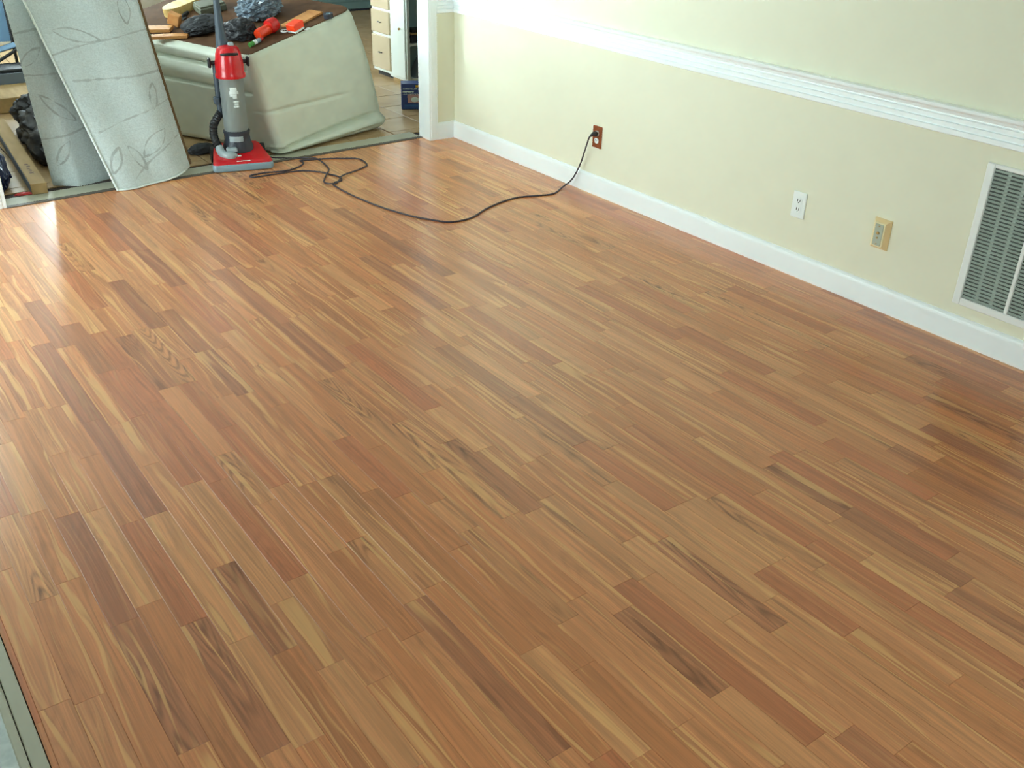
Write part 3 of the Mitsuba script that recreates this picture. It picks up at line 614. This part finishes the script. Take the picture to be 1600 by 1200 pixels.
def rug_color(p, n, uv):
    x, y = uv.x, uv.y
    wob = 0.009 * (noise(x * 34, y * 34) - 0.5)
    line = mi.Float(0)
    for cx, cy, L, W, a in LEAVES:
        dx, dy = x - cx, y - cy
        s, q = (dx * math.cos(a) + dy * math.sin(a)) / L, -dx * math.sin(a) + dy * math.cos(a)
        t = dr.clip(s, -1, 1); d = dr.abs(dr.abs(q) - W * (1 - t * t)) + 0.10 * dr.maximum(dr.abs(s) - 1, 0)
        line = dr.maximum(line, 1 - smoothstep(0.0015, 0.0062, d + wob))
    for y0, sl, cv, xa, xb in STEMS:
        q = x - xa; d = dr.abs(y - (y0 + sl * q + cv * q * q)) + dr.maximum(xa - x, 0) + dr.maximum(x - xb, 0)
        line = dr.maximum(line, 0.8 * (1 - smoothstep(0.0025, 0.006, d + wob)))
    weave = 0.5 * noise(x * 420, y * 130) + 0.5 * noise(x * 130, y * 420)
    c = mix(srgb(172, 184, 184), srgb(210, 222, 222), weave * 0.7 + 0.3 * fbm(x * 7, y * 7, 0, 3))
    return mi.Color3f(mix(c, srgb(112, 116, 112), 0.55 * (0.55 + 0.45 * noise(x * 23, y * 17)) * line))
mat("rug_weave", mikit.proc(rug_color), 0.9, spec=0.15)
mat("rug_hem", srgb(214, 224, 220), 0.8)
mat("rug_backing", srgb(112, 92, 66), 0.9, spec=0.1)
rug = thing("rug", "pale grey rug with leaf outlines, folded double and propped upright in the opening", "rug")
nV, nU = 48, 30
BL, BR = np.array([-2.120, -0.030, 0.004]), np.array([-1.697, 0.070, 0.036])
TL, TR = np.array([-2.316, 0.350, 0.906]), np.array([-1.778, 0.300, 0.880])
P, UV = np.zeros((nV, nU + 6, 3)), np.zeros((nV, nU + 6, 2))
for i in range(nV):
    t = i / (nV - 1) * 1.36
    L, R_ = BL + (TL - BL) * t, BR + (TR - BR) * t
    for j in range(nU):
        s = j / (nU - 1)
        p = L + (R_ - L) * s
        p = p + np.array([0.1, -1, 0]) * (0.035 * math.sin(PI * s) * max(0.35, 1 - 0.5 * t) + 0.012 * math.sin(3 * PI * s + 2 * t))
        if t < 0.16: p[2] -= 0.019 * math.sin(PI * s) * (1 - t / 0.16)
        p[1] += 0.05 * math.sin(t * 2.0) * 0.4
        P[i, j] = p; UV[i, j] = (s * (0.43 + 0.1 * t), t * 0.97)
    d = P[i, nU - 1] - P[i, nU - 2]; d /= np.linalg.norm(d)
    for q in range(6):      # the right edge rolls back
        a = (q + 1) / 6 * 2.4
        P[i, nU + q] = P[i, nU - 1] + d * 0.020 * math.sin(a) + np.array([0.12, 0.99, 0]) * 0.020 * (1 - math.cos(a)) * 1.2
        UV[i, nU + q] = UV[i, nU - 1] + [0.02 * a, 0]
P[:, :, 2] = np.maximum(P[:, :, 2], 0.0045)
m_, uv_ = sheet(P, 0.010, UV)
obj("front_fold", m_, "rug_weave", rug, smooth=True, uv=uv_)
obj("hem", tube([P[i, 0] + np.array([0.003, -0.004, 0]) for i in range(nV)], 0.0055, 8), "rug_hem", rug, label="pale bound hem")
obj("hem", tube(spline([P[0, j] + np.array([0, 0, 0.002]) for j in range(0, nU, 3)], 3), 0.0045, 8), "rug_hem", rug)
mB = 22
PB, UVB = np.zeros((nV, mB, 3)), np.zeros((nV, mB, 2))
bl, bf, br = np.array([-2.372, 0.232, 0.005]), np.array([-2.262, 0.155, 0.005]), np.array([-1.98, 0.21, 0.005])
tl, tf, tr = np.array([-2.382, 0.47, 0.90]), np.array([-2.262, 0.455, 0.90]), np.array([-1.90, 0.48, 0.89])
for i in range(nV):
    t = i / (nV - 1) * 1.36
    a, b, c = bl + (tl - bl) * t, bf + (tf - bf) * t, br + (tr - br) * t
    for j in range(mB):
        s = j / (mB - 1)
        p = a + (b - a) * (s / 0.33) if s < 0.33 else b + (c - b) * ((s - 0.33) / 0.67)
        PB[i, j] = p + np.array([0, -1, 0]) * 0.010 * math.sin(5 * s + 3 * t); UVB[i, j] = (2.0 + s * 0.42, t * 0.95)
m_, uv_ = sheet(PB, 0.010, UVB)
obj("back_fold", m_, "rug_weave", rug, smooth=True, uv=uv_)
PK = P[:, 8:nU + 3] + np.array([0.006, 0.034, 0.0]); PK[:, :, 2] = np.maximum(PK[:, :, 2], 0.005)
PK[:, -1] += np.array([0.018, 0.004, 0])
m_, _ = sheet(PK, 0.006)
obj("backing", m_, "rug_backing", rug, smooth=True, label="brown backing showing along the edge")

# ------------------------------------------------------------------ things on the floor at the left, beyond the threshold
mat("cardboard", plank_color(srgb(150, 124, 84), srgb(176, 148, 104)), 0.75, spec=0.2)
mat("cardboard_print", srgb(98, 66, 42), 0.7)
mat("cardboard_grey", srgb(104, 116, 128), 0.7)
mat("blue_grey_fabric", srgb(84, 108, 128), 0.85, spec=0.2)
k = thing("flooring_carton", "long narrow tan cardboard carton lying on the floor left of the rug", "carton")
cf = lambda m: move(m, (-2.462, 0.125, 0.0), rz=-0.075)
obj("body", cf(box(-0.036, 0.040, 0.0, 1.50, 0.003, 0.058, 0.002)), "cardboard", k)
obj("side_shade", cf(box(-0.0385, -0.036, 0.02, 1.38, 0.006, 0.054)), "cardboard_grey", k, label="grey-blue shade of the side")  # panel carries the shade of the carton's left side in its colour
for q in range(5): obj("printed_mark", cf(box(-0.008 + 0.003 * (q % 2), 0.014 - 0.004 * (q % 3), 0.20 + q * 0.042, 0.226 + q * 0.042, 0.0575, 0.0586)), "cardboard_print", k, smooth=False)
obj("garbage_bag", join(blob((-2.155, 1.00, 0.08), (0.19, 0.42, 0.15), 21, 0.5, 3.2), blob((-2.225, 0.74, 0.07), (0.135, 0.27, 0.13), 23, 0.45, 3.2, 3), blob((-2.04, 1.45, 0.10), (0.24, 0.28, 0.16), 22, 0.5, 3.2)), "black_bag", label="lumpy black bag on the floor between the carton and the rug", cat="bag")
obj("cloth_bag", blob((-2.61, 0.72, 0.06), (0.090, 0.50, 0.14), 31, 0.4, 3.0), "navy", label="dark navy bag on the floor at the far left, behind the white casing", cat="bag")
obj("red_rag", join(blob((-2.535, 0.160, 0.003), (0.045, 0.02, 0.012), 41, 0.5, 4, 3), blob((-2.495, 0.150, 0.003), (0.03, 0.014, 0.008), 42, 0.5, 4, 3)), "red_plastic", label="small red rag on the threshold beside the carton end", cat="rag")
obj("shade_lump", blob((-1.485, 0.44, 0.02), (0.085, 0.055, 0.04), 61, 0.4, 3.0, 3), "black_cloth", label="black lump added as floor shade between the rug and the vacuum cleaner", cat="cloth")  # black lump stands in for the dark shadow at the sofa base
k = thing("cardboard_box", "flat open tan cardboard box on the floor behind the black bag", "box")
obj("body", box(-2.62, -1.98, 1.99, 2.42, 0.003, 0.10, 0.004), "cardboard", k); obj("flap", box(-2.62, -1.98, 2.425, 2.435, 0.003, 0.17, 0.002), "cardboard_grey", k)
k = thing("folding_chair", "low folding chair with blue-grey fabric at the far left of the room beyond", "chair")
Cx, Cy = -2.17, 2.75
seat = np.array([[[Cx - 0.28 + 0.56 * j / 7, Cy + 0.02 + 0.4 * i / 7, 0.30 - 0.05 * math.sin(PI * j / 7) - 0.05 * i / 7] for j in range(8)] for i in range(8)])
obj("seat", sheet(seat, 0.008)[0], "blue_grey_fabric", k, smooth=True)
bk = np.array([[[Cx - 0.28 + 0.56 * j / 7, Cy + 0.40 + 0.16 * i / 7 + 0.04 * math.sin(PI * j / 7), 0.26 + 0.55 * i / 7] for j in range(8)] for i in range(8)])
obj("backrest", sheet(bk, 0.008)[0], "blue_grey_fabric", k, smooth=True)
for a, b in (((Cx - 0.28, Cy, 0.30), (Cx + 0.28, Cy, 0.012)), ((Cx + 0.28, Cy - 0.02, 0.30), (Cx - 0.28, Cy - 0.02, 0.012)), ((Cx - 0.28, Cy + 0.43, 0.80), (Cx - 0.28, Cy + 0.38, 0.012)), ((Cx + 0.28, Cy + 0.43, 0.80), (Cx + 0.28, Cy + 0.38, 0.012))):
    obj("leg", tube([a, b], 0.011, 10), "vac_black", k)
k = thing("tool_chest", "low dark chest on the floor behind the flat cardboard box at far left", "chest")
obj("body", rbox(-2.35, -1.95, 2.46, 2.70, 0.003, 0.16, 0.015), "vac_dark", k); obj("lid", rbox(-2.352, -1.948, 2.458, 2.702, 0.155, 0.19, 0.012), "vac_black", k)

# ------------------------------------------------------------------ kitchen cabinet, blue box, far appliance
mat("cab_white", srgb(222, 232, 228), 0.35)
mat("cab_cream", srgb(192, 176, 148), 0.4)
mat("cab_inside", srgb(160, 190, 196), 0.6)
cab = thing("kitchen_cabinet", "white base cabinet with cream drawers and an open end shelf, right of the sofa", "cabinet")
cx0, cx1, cy0, cy1 = 0.505, 1.10, 1.428, 1.955
obj("body", join(box(cx0 + 0.005, cx1, cy0 + 0.26, cy1, 0.045, 0.86), box(cx0 + 0.005, cx0 + 0.03, cy0, cy0 + 0.27, 0.03, 0.86, 0.002), box(cx1 - 0.02, cx1, cy0, cy0 + 0.27, 0.03, 0.86), box(cx0 + 0.005, cx1, cy0 + 0.004, cy0 + 0.27, 0.03, 0.05)), "cab_white", cab)
obj("countertop", box(cx0 - 0.02, cx1 + 0.01, cy0 - 0.02, cy1, 0.86, 0.90, 0.004), "cab_white", cab)
obj("toe_board", join(box(cx0 + 0.045, cx0 + 0.055, 1.66, cy1, 0.0, 0.045)), "slot_black", cab)
obj("toe_board", box(cx0 + 0.008, cx0 + 0.02, cy0 + 0.004, 1.655, 0.0, 0.03), "cardboard", cab)
obj("end_back", box(cx0 + 0.03, cx1 - 0.02, cy0 + 0.130, cy0 + 0.137, 0.05, 0.86), "cab_inside", cab)
obj("shelf", box(cx0 + 0.03, cx1 - 0.02, cy0 + 0.01, cy0 + 0.130, 0.288, 0.306), "cab_white", cab)
dk = obj("door", box(cx0 - 0.010, cx0 + 0.006, 1.440, 1.650, 0.050, 0.845, 0.003), "cab_white", cab)
obj("knob", move(lathe([(0, -0.018), (0.008, -0.016), (0.009, -0.010), (0.004, -0.006), (0.004, 0.0)], 14), (cx0 - 0.010, 1.50, 0.408), ry=PI / 2), "brass", dk)
for za, zb in ((0.068, 0.316), (0.336, 0.500), (0.520, 0.665), (0.685, 0.845)):
    d_ = obj("drawer", box(cx0 - 0.013, cx0 + 0.006, 1.668, 1.945, za, zb, 0.004), "cab_cream", cab, label="cream drawer front")
    pz = (za + zb) / 2
    obj("pull", join(tube([(cx0 - 0.013, 1.785, pz), (cx0 - 0.027, 1.788, pz), (cx0 - 0.027, 1.822, pz), (cx0 - 0.013, 1.825, pz)], 0.0035, 8)), "vac_dark", d_)
k = thing("storage_box", "small dark box on the open end shelf of the white cabinet", "box")
obj("body", box(0.56, 0.86, 1.445, 1.545, 0.307, 0.365, 0.003), "vac_dark", k); obj("lid", box(0.555, 0.865, 1.441, 1.549, 0.366, 0.380, 0.003), "cardboard", k)
obj("book", box(0.57, 0.80, 1.45, 1.54, 0.381, 0.405, 0.002), "slot_black", label="dark flat book on the small box of the cabinet shelf", cat="book")
obj("paper_bag", move(trimesh.Trimesh([[-0.12, -0.06, 0], [0.12, -0.06, 0], [0.12, 0.06, 0], [-0.12, 0.06, 0], [-0.02, -0.01, 0.21], [0.12, -0.01, 0.21], [0.12, 0.01, 0.21], [-0.02, 0.01, 0.21]]).convex_hull, (0.70, 1.494, 0.0505)), "cardboard_grey", label="grey bag on the bottom of the open end shelf", cat="bag")
k = thing("product_box", "dark blue printed box on the far floor beside the white casing", "box")
bx0, bx1, by = 0.060, 0.262, 0.77
turn = lambda m: move(move(m, (-bx0, -by, 0)), (0.078, 0.79, 0), rz=-0.50)
obj("carton", turn(box(bx0, bx1, by, by + 0.11, 0.002, 0.176, 0.002)), "box_blue", k)
pan = lambda a, b, c, d, m_: obj("print", turn(box(bx0 + a, bx0 + b, by - 0.0012, by + 0.0005, c, d)), m_, k, smooth=False)
mat("box_blue", srgb(40, 62, 122), 0.4)
mat("photo_pink", srgb(190, 150, 150), 0.5); mat("mid_blue", srgb(40, 92, 150), 0.5); mat("yellow_print", srgb(214, 170, 50), 0.5)
pan(0.008, 0.060, 0.138, 0.144, "label_white"); pan(0.066, 0.110, 0.1375, 0.1430, "label_white"); pan(0.008, 0.085, 0.118, 0.126, "label_white")
pan(0.098, 0.135, 0.152, 0.168, "yellow_print"); pan(0.006, 0.19, 0.106, 0.108, "label_white"); pan(0.042, 0.150, 0.046, 0.104, "photo_pink"); pan(0.020, 0.12, 0.020, 0.034, "mid_blue"); pan(0.006, 0.19, 0.006, 0.014, "mid_blue")
obj("picture", turn(move(blob((0, 0, 0), (0.028, 0.0015, 0.018), 55, 0.2, 2, 3, False), (bx0 + 0.092, by - 0.0013, 0.07))), "label_white", k)
mat("teal_grey", srgb(112, 138, 136), 0.5)
k = thing("appliance", "grey-teal kitchen appliance standing far back behind the sofa", "appliance")
obj("body", rbox(1.45, 2.17, 5.0, 5.6, 0.02, 0.90, 0.012), "teal_grey", k); obj("door", rbox(1.47, 2.15, 4.985, 5.005, 0.10, 0.72, 0.006), "teal_grey", k)
obj("handle", tube([(1.52, 4.99, 0.74), (1.52, 4.955, 0.74), (2.10, 4.955, 0.74), (2.10, 4.99, 0.74)], 0.009, 8), "white_metal", k)
obj("kick_plate", box(1.47, 2.15, 5.02, 5.04, 0.0, 0.09), "vac_dark", k)
